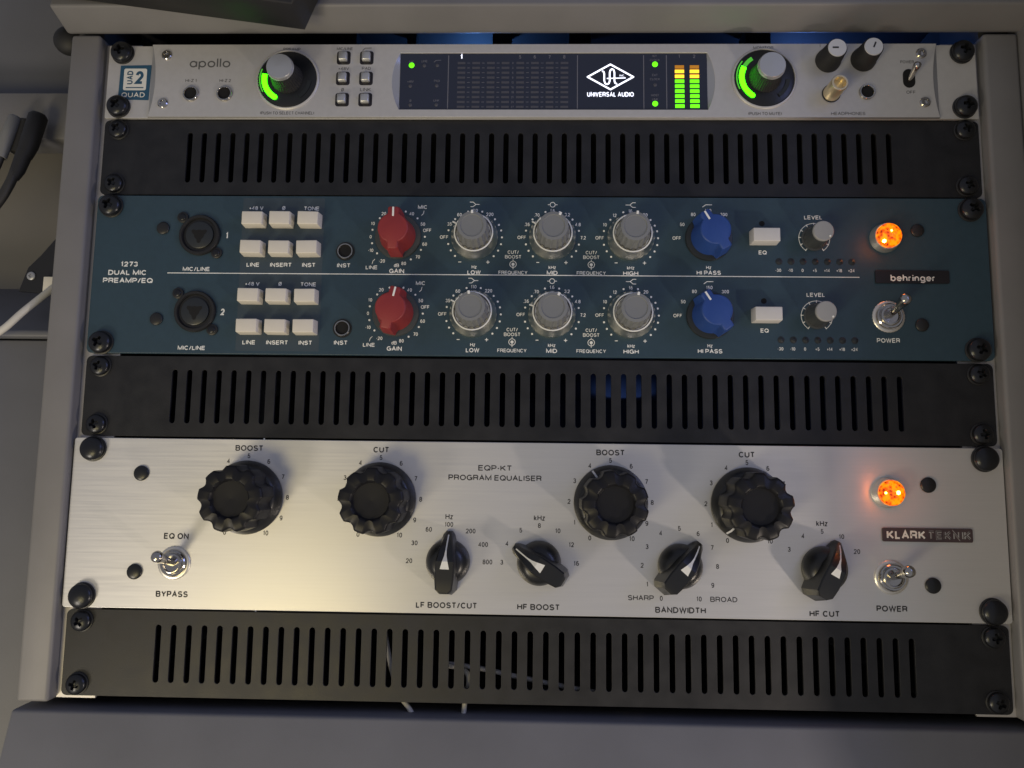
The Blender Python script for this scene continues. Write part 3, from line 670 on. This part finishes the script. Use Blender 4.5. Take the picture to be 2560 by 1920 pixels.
for ch, dz in ((0, 0), (1, -42.45)):
    Z = -112.0+dz
    # combo input
    xs, zs = 58.6, Z+.1
    cj = link('combo_input', cached('xlr', lambda: lathe('socket_shell', [(11.3, 0), (11.3, 1.2), (10.8, 1.9), (9.6, 1.9), (9.2, 1.2), (9.0, .3), (.001, .3)], 64)), 'black', pu, (xs, zs, HP))
    link('socket_insert', cached('xin', lambda: lathe('socket_insert', [(7.6, .3), (7.5, 1.2), (7.0, 1.5), (.001, 1.5)], 48)), 'skirt_dark', cj, (xs, zs, HP))
    yh = []
    for i in range(48):
        a = 2*math.pi*i/48; yh.append(((2.2+2.0*max(0, math.cos(3*(a-math.pi)))**1.5+.6)*math.sin(a), (2.2+2.0*max(0, math.cos(3*(a-math.pi)))**1.5+.6)*math.cos(a)))
    link('socket_opening', cached('xop', lambda: plate('socket_opening', [yh], 1.5, 1.58, 0)), 'hole', cj, (xs, zs, HP))
    for sx, sz in ((-9.9, 10.0), (9.9, -9.9)):
        lug = link('socket_lug', cached('lug', lambda: lathe('socket_lug', [(3.0, 0), (3.0, .9), (2.7, 1.1), (.001, 1.1)], 24)), 'black', cj, (xs+sx, zs+sz, HP))
        link('lug_screw', screw_head(1.9, .9, False), 'black_metal', lug, (xs+sx, zs+sz, HP+1.1))
    k = Ink()
    k.text(str(ch+1), 73.5, Z+.1, 3.6, HI, bold=.03)
    k.text('MIC/LINE', 57.6, Z-18.7-(1.0 if ch else 0), 2.3, HI, 14.9, .02)
    for t, x, wd in (('LINE', 88.6, 7.0), ('INSERT', 103.9, 11.8), ('INST', 119.2, 7.3)): k.text(t, x, Z-16.1-(.3 if ch else 0), 2.3, HI, wd, .02)
    k.text('INST', 138.3, Z-16.2, 2.3, HI, 7.3, .02)
    k.done('printed_lettering', 'white_ink', pu)
    k = Ink(); k.text('+48 V', 88.8, Z+15.7, 2.1, HI, 7.9, .02); k.text('Ø', 104.0, Z+15.8, 2.2, HI, bold=.02); k.text('TONE', 119.4, Z+15.6, 2.2, HI, 8.5, .02)
    k.done('printed_lettering', 'white_ink', pu)
    # push buttons
    for x in (89.1, 104.3, 119.6):
        for z in (Z+8.2, Z-7.9-(.5 if ch else 0)):
            jx = random.uniform(-.15, .15); hh_ = random.choice((0, 0, .5))
            link('push_button', cached('pb', lambda: box('push_button', -6.0, 6.0, -3.95, 3.95, -.6, 7.0, .45, 3, top=(.45, .4))), 'cream', pu, (x+jx, z, HP-hh_), random.uniform(-1.2, 1.2))
    jack(138.9, Z-8.4, HP, pu, 4.4, ring='nickel')
    link('jack_washer', cached('jw', lambda: lathe('jack_washer', [(5.1, 0), (5.1, .3), (4.4, .3)], 32, caps=False)), 'black', pu, (138.9, Z-8.4, HP))
    # gain
    gx = 167.4
    wing_knob(gx, Z, 0 if ch == 0 else 13, 'red', 'skirt_grey', pu, 'gain_knob')
    k = Ink()
    for t, x, z in (('10', -14.0, 7.3), ('20', -8.2, 12.9), ('40', 7.1, 12.9), ('50', 13.3, 7.1), ('60', 14.6, -4.1), ('70', 11.0, -11.2), ('80', 3.5, -14.9), ('0', -15.0, -.1), ('-10', -14.7, -7.7), ('-20', -8.4, -13.6)):
        k.text(t, gx+x, Z+z, 1.9, HI, bold=.015)
    for a in (-105, -75, -45, -15, 15, 45, 90, 120, 150, -130): k.disc(gx+14.6*math.sin(R_(a)), Z+14.6*math.cos(R_(a)), .55, HI)
    k.text('OFF', gx+15.8, Z+3.6, 1.9, HI, bold=.015); k.text('MIC', gx+13.0, Z+16.7, 2.1, HI, 5.2, .015); k.text('LINE', gx-13.9, Z-17.2, 2.1, HI, 6.4, .015)
    k.stroke([(gx+13.8, Z+14.6), (gx+13.5, Z+13.0), (gx+12.4, Z+11.9)], .3, HI); k.stroke([(gx-12.2, Z-12.6), (gx-13.3, Z-13.7), (gx-13.7, Z-15.3)], .3, HI)
    k.text('dB', gx-.4, Z-16.0, 1.9, HI, bold=.015); k.text('GAIN', gx-.2, Z-19.1, 2.4, HI, 8.1, .02)
    k.done('scale_print', 'white_ink', pu)
    # EQ knobs
    for j, (x, nm, un, num, ra, ia) in enumerate((
            (KX['low'], 'LOW', 'Hz', (('OFF', -90), ('35', -62), ('60', -33), ('110', 0), ('220', 31)), (-63, -63)[ch], (0, -7)[ch]),
            (KX['mid'], 'MID', 'kHz', (('OFF', -90), ('.36', -62), ('.70', -33), ('1.6', 0), ('3.2', 31), ('4.8', 62), ('7.2', 90)), (-62, -74)[ch], (28, 24)[ch]),
            (KX['high'], 'HIGH', 'kHz', (('OFF', -90), ('10', -62), ('12', -33), ('16', 0), ('20', 31)), (-120, -120)[ch], (8, 10)[ch]))):
        eq_knob(x, Z-.1, ra, ia, pu)
        k = Ink()
        for t, a in num:
            rx = 15.6 if len(t) < 3 or abs(a) < 80 else 16.6
            k.text(t, x+rx*math.sin(R_(a)), Z+(15.0 if abs(a) < 40 else 15.6)*math.cos(R_(a))-.1, 1.9, HI, bold=.015)
        dots = [-135, -120, -105, -75, -47, -15, 15, 47, 62, 75, 90, 105, 120, 135]
        if nm == 'MID': dots = [-135, -120, -105, -75, -47, -15, 15, 47, 75, 105, 120, 135]
        for a in dots: k.disc(x+14.8*math.sin(R_(a)), Z-.1+14.8*math.cos(R_(a)), .55, HI)
        k.stroke([(x-8.6, Z-13.9), (x-7.0, Z-13.9)], .4, HI); k.stroke([(x+6.5, Z-13.9), (x+8.3, Z-13.9)], .4, HI); k.stroke([(x+7.4, Z-14.8), (x+7.4, Z-13.0)], .4, HI+.01)
        k.text(un, x, Z-16.6, 1.9, HI, bold=.015); k.text(nm, x, Z-19.6, 2.3, HI, {'LOW': 7.2, 'MID': 5.8, 'HIGH': 8.1}[nm], .02)
        zi = Z+18.3
        if nm == 'LOW': k.stroke([(x-3.0, zi+1.3), (x-1.2, zi+1.3), (x+.3, zi), (x+2.4, zi)], .35, HI); k.stroke([(x-2.6, zi-1.3), (x-1.2, zi-1.3), (x+.3, zi)], .35, HI+.01)
        if nm == 'MID': k.arc(x, zi, 1.35, 0, 360, .35, HI, 20); k.stroke([(x-2.6, zi), (x-1.4, zi)], .35, HI); k.stroke([(x+1.4, zi), (x+2.6, zi)], .35, HI)
        if nm == 'HIGH': k.stroke([(x+2.9, zi+1.3), (x+1.2, zi+1.3), (x-.3, zi), (x-2.6, zi)], .35, HI); k.stroke([(x+2.9, zi-1.3), (x+1.2, zi-1.3), (x-.3, zi)], .35, HI+.01)
        if nm != 'HIGH':
            fx = x+21.0; fq_icon(k, fx, Z-15.0); k.text('CUT/', fx, Z-8.3, 1.9, HI, 6, .015); k.text('BOOST', fx, Z-10.9, 1.9, HI, 8.8, .015); k.text('FREQUENCY', fx, Z-19.6, 1.95, HI, 15.6, .015)
        k.done('scale_print', 'white_ink', pu)
    # high pass
    hx = 335.1
    wing_knob(hx, Z, (-31, -33)[ch], 'blue', 'skirt_dark', pu, 'high_pass_knob')
    k = Ink(); k.text('OFF', hx-17, Z, 1.9, HI, bold=.015); k.text('50', hx-14, Z+7.6, 1.9, HI, bold=.015); k.text('80', hx-8, Z+13.2, 1.9, HI, bold=.015)
    k.text('160', hx, Z+15.4, 1.9, HI, bold=.015); k.text('300', hx+8.4, Z+13.2, 1.9, HI, bold=.015)
    k.stroke([(hx-3, Z+17.3), (hx-1.2, Z+18.6), (hx+2.2, Z+18.6)], .35, HI); k.text('Hz', hx-.2, Z-16.1, 1.9, HI, bold=.015); k.text('HI PASS', hx-.2, Z-19.0, 2.3, HI, 12.9, .02)
    k.done('scale_print', 'white_ink', pu)
    # EQ switch
    link('eq_button', cached('eqbtn', lambda: box('eq_button', -7.3, 7.3, -3.9, 3.9, -.3, 7.2, .4, 3, top=(.3, .3))), 'eqwhite', pu, (364.1, Z+.1, HP))
    link('indicator_light', cached('il', lambda: lathe('indicator_light', [(1.5, 0), (1.4, .2), (.9, .05), (.001, .05)], 20)), 'hole', pu, (363.8, Z+8.3, HP))
    k = Ink(); k.text('EQ', 363.8, Z-7.7, 2.2, HI, 4.3, .02); k.text('LEVEL', 391.2, Z+11.8, 2.2, HI, 9.7, .015)
    lx_ = 391.4
    k.arc(lx_, Z+.3, 8.2, -145, 145, .32, HI, 40)
    for a in range(-145, 146, 29): k.stroke([(lx_+7.0*math.sin(R_(a)), Z+.3+7.0*math.cos(R_(a))), (lx_+8.5*math.sin(R_(a)), Z+.3+8.5*math.cos(R_(a)))], .45, HI+.01)
    for i, t in enumerate(('-30', '-10', '0', '+5', '+14', '+18', '+24')): k.text(t, 371.8+6.44*i, Z-17.4, 1.75, HI, bold=.015)
    k.done('printed_lettering', 'white_ink', pu)
    for i in range(7):
        link('indicator_light', cached('il2', lambda: lathe('indicator_light', [(1.9, 0), (1.8, .15), (1.5, .15), (1.1, .45), (.001, .7)], 20)), 'skirt_dark', pu, (372.3+6.43*i, Z-12.6, HP))
    o = link('level_knob', cached('lvk', lambda: lathe('level_knob', [(7.0, 0), (7.0, .7), (6.2, 1.0), (6.0, 2), (5.3, 10), (5.2, 11.2)], 72, lobe=lambda a, r, h: 1-.02*(math.cos(24*a) > 0) if h > .8 else 1)), 'skirt_grey', pu, (lx_, Z+.3, HP), 132)
    cp = link('knob_cap', cached('lvc', lambda: lathe('knob_cap', [(5.25, 11.2), (5.4, 12.6), (5.0, 13.1), (.001, 13.2)], 48)), 'grey_cap', o); cp.location = (0, 0, 0)
    d = link('pointer_dot', cached('lvd', lambda: lathe('pointer_dot', [(.55, 13.1), (.5, 13.4), (.001, 13.4)], 12, at=(0, 4.3, 0))), 'white_ink', o); d.location = (0, 0, 0)
# pilot lamp
def pilot(x, z, h, parent, rot=0):
    o = link('pilot_lamp', lathe('lamp_bezel', [(7.9, 0), (7.9, .8), (7.4, 1.4), (7.2, 4.4), (6.9, 4.8), (6.5, 4.8), (6.5, 1.0), (.001, 1.0)], 48), 'nickel', parent, (x, z, h), rot)
    bm = bmesh.new(); seg_, rings = 40, []
    rnd = random.Random(int(x))
    for r, hh_ in ((6.4, 1.0), (6.5, 5.0), (6.5, 6.0), (6.0, 6.7), (4.8, 7.0), (3.3, 7.25), (1.6, 7.35)):
        rings.append([bm.verts.new(((r+rnd.uniform(-.08, .08))*math.sin(2*math.pi*i/seg_), (r+rnd.uniform(-.08, .08))*math.cos(2*math.pi*i/seg_), hh_+(rnd.uniform(-.25, .25) if r < 6.2 else 0))) for i in range(seg_)])
    for A_, B_ in zip(rings, rings[1:]):
        for j in range(seg_): bm.faces.new((A_[j], A_[(j+1) % seg_], B_[(j+1) % seg_], B_[j]))
    bm.faces.new(rings[-1])
    l = link('lamp_jewel', fin(bm, 'lamp_jewel', 20), 'jewel', o); l.location = (0, 0, 0)
    return o
def spark(o, pts):
    q = wpos(o); point('lamp_light', (q.x/S, q.z/S, -q.y/S+11), .008, (1, .20, .03), .006)
    for x, y, r in pts:
        s_ = link('lamp_filament', lathe('lamp_filament', [(r, 6.6), (r*.8, 7.5), (.001, 7.65)], 12, at=(x, y, 0)), 'jewel_core', o); s_.location = (0, 0, 0)
spark(pilot(428.5, -111.6, HP, pu), ((-3.4, -3.6, 1.0), (.4, 2.0, .6)))
# toggle switches
def toggle(x, z, h, parent, lean=5.8):
    o = link('power_toggle', cached('tgw', lambda: lathe('toggle_washer', [(8.6, 0), (8.6, .5), (8.2, .9), (7.2, 1.0), (7.0, .6), (6.6, .6)], 64, caps=False, lobe=lambda a, r, hh: 1-.02*(math.cos(32*a) > 0) if r > 8 else 1)), 'nickel', parent, (x, z, h))
    def nut():
        return lathe('toggle_nut', [(6.7, .5), (6.7, 2.2), (6.2, 2.7), (5.4, 2.7), (5.2, 3.6), (4.6, 4.0), (4.2, 4.0), (3.9, 2.8), (.001, 2.4)], 48)
    n_ = link('toggle_nut', cached('tgn', nut), 'chrome', o); n_.location = (0, 0, 0)
    l = link('toggle_lever', cached(('tgl', lean), lambda: tube_mesh('toggle_lever', [(0, .3, 2.0), (0, lean*.3, 7), (0, lean*.62, 13), (0, lean*.85, 17.5), (0, lean*.97, 19.2), (0, lean*1.03, 20.2), (0, lean*1.05, 20.7)], [1.6, 1.8, 2.3, 2.9, 2.9, 2.0, .5], 20)), 'chrome', o)
    l.location = (0, 0, 0); return o
toggle(428.8, -154.2, HP, pu)
k = Ink(); k.text('POWER', 428.3, -166.9, 2.4, HI, 12, .015); k.done('printed_lettering', 'white_ink', pu)
bg = link('name_badge', plate('name_badge', [rrect(422.6, 461.4, -136.2, -129.2, .7)], HP, HP+.8, .15), 'badge_black', pu)
k = Ink(); k.text('behringer', 442.2, -133.4, 3.5, HP+.85, 23.4, .012); k.done('badge_lettering', 'white_ink', bg)

# ------------------------------------------------------------------ 2U equaliser
HK = 1.2
eu = thing('equaliser_unit', 'brushed silver program equaliser with four large black knobs and four pointer knobs', 'equaliser', (241.3, -266.7, 0))
link('face_plate', plate('face_plate', [rrect(-2.2, 484.0, -310.9, -222.9, 1.6)], -2.0, HK, .3), 'brushed', eu)
boxp(14, 468, -309, -225, -260, -2.1, 'chassis', 'chassis', eu, 1)
rack_screws(eu, -228.6, -304.8, HK, 6.3, False, 4.6)
for x, z in ((35.2, -241.4), (35.1, -292.3), (445, -242.1), (445, -292.6)): link('panel_bolt', screw_head(4.0, 1.8, False), 'black_gloss', eu, (x, z, HK))
HJ = HK+.07
for t, x, z, cap, wd, bo in (('EQ ON', 55.8, -273.8, 3.1, 13.1, .028), ('BYPASS', 55.3, -303.4, 3.1, 16.8, .028), ('EQP-KT', 222.1, -236.3, 2.9, 17.6, .016), ('PROGRAM EQUALISER', 222.1, -241.4, 2.9, 48.7, .016),
        ('LF BOOST/CUT', 198.2, -306.6, 3.0, 31.5, .028), ('HF BOOST', 245.4, -306.7, 3.0, 21.8, .028), ('BANDWIDTH', 317.7, -307.0, 3.0, 25.7, .028), ('HF CUT', 390.3, -307.5, 3.0, 15.2, .028),
        ('POWER', 424.1, -304.4, 3.0, 15.5, .028), ('SHARP', 297.6, -301.2, 2.6, 13.2, .006), ('BROAD', 339.7, -301.3, 2.6, 13.7, .006)):
    k = Ink(); k.text(t, x, z, cap, HJ, wd, bo); k.done('printed_lettering', 'ink', eu)
def big_knob(x, z, ang, top):
    k = Ink()
    for i in range(11):
        a = R_(-150+30*i); rr_ = 21.5 if i < 10 else 21.9
        k.text(str(i), x+rr_*math.sin(a), z+21.4*math.cos(a)+.2, 2.5, HJ, bold=0)
    k.text(top, x, z+25.7, 3.0, HJ, 14.8 if top == 'BOOST' else 8.3, .024)
    k.done('scale_print', 'ink', eu)
    o = link('gain_knob', cached('bks', lambda: lathe('knob_skirt', [(19.1, .3), (19.2, 1.6), (18.9, 2.3), (16.8, 6.2), (15.2, 7.4), (.001, 7.5)], 96)), 'black_gloss', eu, (x, z, HK), ang)
    def lb(a, r, h): return 1-.12*(max(0, (math.cos(9*a)+.15)/1.15))**.8 if r > 10.5 else 1
    b = link('knob_body', cached('bkb', lambda: lathe('knob_body', [(16.9, 7.0), (16.9, 9.0), (16.6, 21.6), (16.2, 22.6), (15.2, 23.2), (10.6, 23.8), (9.8, 23.4), (8.8, 21.4), (.001, 21.0)], 160, lobe=lb, smooth=38)), 'black_satin', o)
    b.location = (0, 0, 0); b.rotation_euler = (0, 0, 0)
    def pm():
        bm = bmesh.new()
        prev = None
        for y, hh_ in ((13.9, 7.72), (15.2, 7.62), (16.85, 6.45), (18.85, 2.7)):
            cur = [bm.verts.new((q*.5, y, hh_)) for q in (-1, 1)]
            if prev: bm.faces.new((prev[0], prev[1], cur[1], cur[0]))
            prev = cur
        return fin(bm, 'pointer_line', 0)
    p_ = link('pointer_line', cached('bkp', pm), 'white_cap', o); p_.location = (0, 0, 0)
big_knob(91.9, -253.2, -62, 'BOOST'); big_knob(162.0, -253.2, -60, 'CUT'); big_knob(282.3, -253.2, -31, 'BOOST'); big_knob(352.9, -253.4, -141, 'CUT')
def pointer_knob(x, z, ang, marks, R1, unit=None, uz=0):
    k = Ink()
    for t, a in marks:
        k.text(t, x+R1[0]*math.sin(R_(a)), z+R1[1]*math.cos(R_(a)), 2.45, HJ, bold=0)
    if unit: k.text(unit, x, z+uz, 2.8, HJ, bold=.004)
    k.done('scale_print', 'ink', eu)
    o = link('selector_knob', cached('pks', lambda: lathe('knob_skirt', [(11.3, 0), (11.4, 1.6), (11.1, 3.6), (10.0, 6.0), (8.4, 8.0), (6.5, 9.2), (.001, 9.8)], 64)), 'black_gloss', eu, (x, z, HK), ang)
    def bar():
        bm = bmesh.new()
        # stations along y (nose = +): (y, half width base, half width top, top height)
        st = [(-14.9, 2.6, 2.2, 16.2), (-12.8, 4.6, 4.1, 16.8), (-7, 5.3, 4.7, 16.9), (2, 5.3, 4.6, 16.8), (7, 4.8, 3.8, 13.6), (11.0, 3.8, 2.5, 9.0), (14.0, 2.9, 1.7, 4.6), (15.6, 1.6, .9, 3.0)]
        rows = []
        for y, wb, wt, ht in st:
            wb *= 1.16 if y < 4 else 1; yb, yt = (y*1.10, y*.93) if y < 0 else (y, y)
            rows.append([bm.verts.new(p) for p in ((-wb, yb, 0), (-wb, yb, min(2.2, ht*.5)), (-wt-.1, yt, ht-.7), (-wt+.6, yt, ht), (wt-.6, yt, ht), (wt+.1, yt, ht-.7), (wb, yb, min(2.2, ht*.5)), (wb, yb, 0))])
        for A_, B_ in zip(rows, rows[1:]):
            for j in range(7): bm.faces.new((A_[j], A_[j+1], B_[j+1], B_[j]))
        bm.faces.new(rows[0]); bm.faces.new(rows[-1]); return fin(bm, 'pointer_bar', 28)
    b = link('pointer_bar', cached('pkb', bar), 'black_gloss', o); b.location = (0, 0, 0)
    def arrow():
        bm = bmesh.new()
        def hz(y):
            st = ((-16, 16.8), (2, 16.8), (7, 13.6), (11, 9.0), (14, 4.6), (15.6, 3))
            for (a, ha), (c_, hc) in zip(st, st[1:]):
                if a <= y <= c_: return ha+(hc-ha)*(y-a)/(c_-a)
        rows = [(-1.8, 2.3), (2.0, 1.35), (4.6, .6), (7.0, .36), (11.0, .34), (14.0, .34)]
        prev = None
        for y, w_ in rows:
            cur = [bm.verts.new((-w_, y, hz(y)+.14)), bm.verts.new((w_, y, hz(y)+.14))]
            if prev: bm.faces.new((prev[0], prev[1], cur[1], cur[0]))
            prev = cur
        return fin(bm, 'pointer_arrow', 0)
    p_ = link('pointer_arrow', cached('pka', arrow), 'badge_white', o); p_.location = (0, 0, 0)
pointer_knob(198.6, -284.5, 2, (('20', -90), ('30', -61), ('60', -31), ('100', 0), ('200', 34), ('400', 62), ('800', 90)), (20.3, 18.8), 'Hz', 22.8)
pointer_knob(245.5, -284.5, -58, (('3', -90), ('4', -60), ('5', -30), ('8', 0), ('10', 30), ('12', 60), ('16', 90)), (19.2, 18.9), 'kHz', 22.8)
pointer_knob(317.6, -284.9, 41, [(str(i), -150+30*i) for i in range(11)], (19.2, 18.9))
pointer_knob(390.4, -285.0, 29, (('3', -60), ('4', -30), ('5', 0), ('10', 30), ('20', 62)), (19.6, 18.6), 'kHz', 22.6)
spark(pilot(424.0, -246.2, HK, eu), ((2.4, .2, 1.2), (-3.8, .0, .6)))
toggle(55.6, -287.6, HK, eu); toggle(424.4, -288.8, HK, eu)
kb = link('name_badge', plate('name_badge', [rrect(420.6, 466.0, -270.9, -264.0, .8)], HK, HK+1.0, .15), 'badge_grey', eu)
k = Ink(); k.text('KLARK', 432.4, -267.4, 4.3, HK+1.06, 19.6, .035); k.done('badge_lettering', 'badge_white', kb)
k = Ink(); k.text('TEKNIK', 454.2, -267.4, 4.5, HK+1.05, 21.8, .05); k.done('badge_lettering', 'grey_cap', kb)
k = Ink(); k.text('TEKNIK', 454.2, -267.4, 4.1, HK+1.12, 21.2, -.035); k.done('badge_lettering', 'badge_grey', kb)

# ------------------------------------------------------------------ loose things around the rack
# dark slab overhanging the shelf
sl = thing('equipment_stand', 'dark slab-like device with an angled corner hanging over the shelf front, upper left', 'device', (40, 20, 23))
link('device_body', plate('device_body', [[(118.5, -6.3), (-90, 23.5), (-90, 140), (175, 140)]], 23.2, 46, .8), 'rubber', sl)
rk = thing('rubber_knob', 'black rounded rubber knob sticking out under the left end of the shelf', 'knob', (-26, 5, -6))
def ell(name, rx, ry, rh, at, n=24):
    bm = bmesh.new(); bmesh.ops.create_uvsphere(bm, u_segments=n, v_segments=n//2, radius=1)
    bmesh.ops.scale(bm, vec=(rx, ry, rh), verts=bm.verts); return fin(bm, name, 60)
link('knob_bulb', ell('knob_bulb', 9.5, 8.6, 7, 0), 'rubber', rk, (-28.0, 6.3, -7))
link('knob_stem', tube_mesh('knob_stem', [(-27, 2.5, -7), (-22, .5, -8), (-16, .3, -10)], [5, 3.0, 2.2]), 'rubber', rk)

def cable(name, label, cat, pts, r, m_, group=None):
    # smooth path through the points (Catmull-Rom)
    P = [Vector(p) for p in pts]; P = [P[0]*2-P[1]]+P+[P[-1]*2-P[-2]]; out = []
    for i in range(1, len(P)-2):
        for t in [j/8 for j in range(8)]:
            a, b, c, d = P[i-1:i+3]
            out.append(.5*((2*b)+(c-a)*t+(2*a-5*b+4*c-d)*t*t+(3*b-a-3*c+d)*t**3))
    out.append(P[-2])
    o = thing(name, label, cat, out[0], group); mesh = tube_mesh(name, out, r, 12)
    link('cable_jacket', mesh, m_, o); return o
c1 = cable('audio_cable', 'dark cable with a pale grey sleeve, outermost of the two in the left bay', 'cable', [(-68, -44, -18), (-72, -66, -16), (-82, -92, -14), (-110, -125, -10)], 2.3, 'cable', 'cables hanging in the left bay')
link('plug_sleeve', tube_mesh('plug_sleeve', [(-66.2, -33, -20), (-66.6, -34.5, -20), (-68.5, -47, -18), (-70.4, -60, -17)], [2.6, 3.5, 3.7, 3.0], 20), 'conn_grey', c1)
link('plug_body', tube_mesh('plug_body', [(-62.6, -33.5, -24), (-62.8, -36, -24), (-64.6, -55, -22)], [3.0, 3.8, 3.8], 16), 'cable', c1)
c2 = cable('audio_cable', 'dark cable with a thick black plug hanging nearest the left post', 'cable', [(-57.5, -58, -16), (-62, -78, -14), (-71, -96, -12), (-96, -132, -8)], 2.7, 'cable', 'cables hanging in the left bay')
link('plug_body', tube_mesh('plug_body', [(-52.2, -31.5, -20), (-52.6, -33.5, -20), (-55.2, -52, -18), (-56.6, -59, -17)], [3.6, 5.2, 5.1, 4.2], 24), 'rubber', c2)
link('strain_relief', tube_mesh('strain_relief', [(-56.2, -56, -17), (-59, -68, -16), (-60.5, -73, -15)], [4.4, 3.8, 3.0], 16), 'rubber', c2)
cable('white_cable', 'thin white cable curving down to the left from behind the left post', 'cable', [(-14, -92, -34), (-21.5, -120, -26), (-29, -138, -12), (-38, -154, -2), (-50, -168, 2), (-80, -186, 4)], 1.9, 'white_cable')
br = thing('metal_bracket', 'small black angled bracket with a screw beside the white cable', 'bracket', (-45, -130, -30))
link('bracket_plate', plate('bracket_plate', [[(-30, -101), (-35.6, -108), (-43, -117.5), (-50.1, -125), (-54.5, -139), (-24, -141), (-24, -101)]], -22, -19, .5), 'black', br)
link('bracket_screw', screw_head(2.5, 1.2, True), 'satin_dark', br, (-47.5, -130.0, -19))
link('bracket_flange', box('bracket_flange', -38.5, -31, -141, -131, -18.9, -16, .5), 'cream', br)
# pale cable ends seen through the lowest slots
cable('inner_cable', 'pale thin wire glimpsed through the lowest vent slots', 'cable', [(164, -318, -10), (168, -336, -8), (173, -352, -7), (180, -361, -6), (186, -374, -8)], 1.3, 'white_cable', 'pale wires inside the rack bottom')
cable('inner_cable', 'pale wire looping sideways behind the lowest vent panel', 'cable', [(206, -374, -6), (208, -357, -6), (209, -342, -6), (196, -338, -8), (214, -340, -9), (250, -347, -10), (300, -356, -12)], 1.3, 'white_cable', 'pale wires inside the rack bottom')
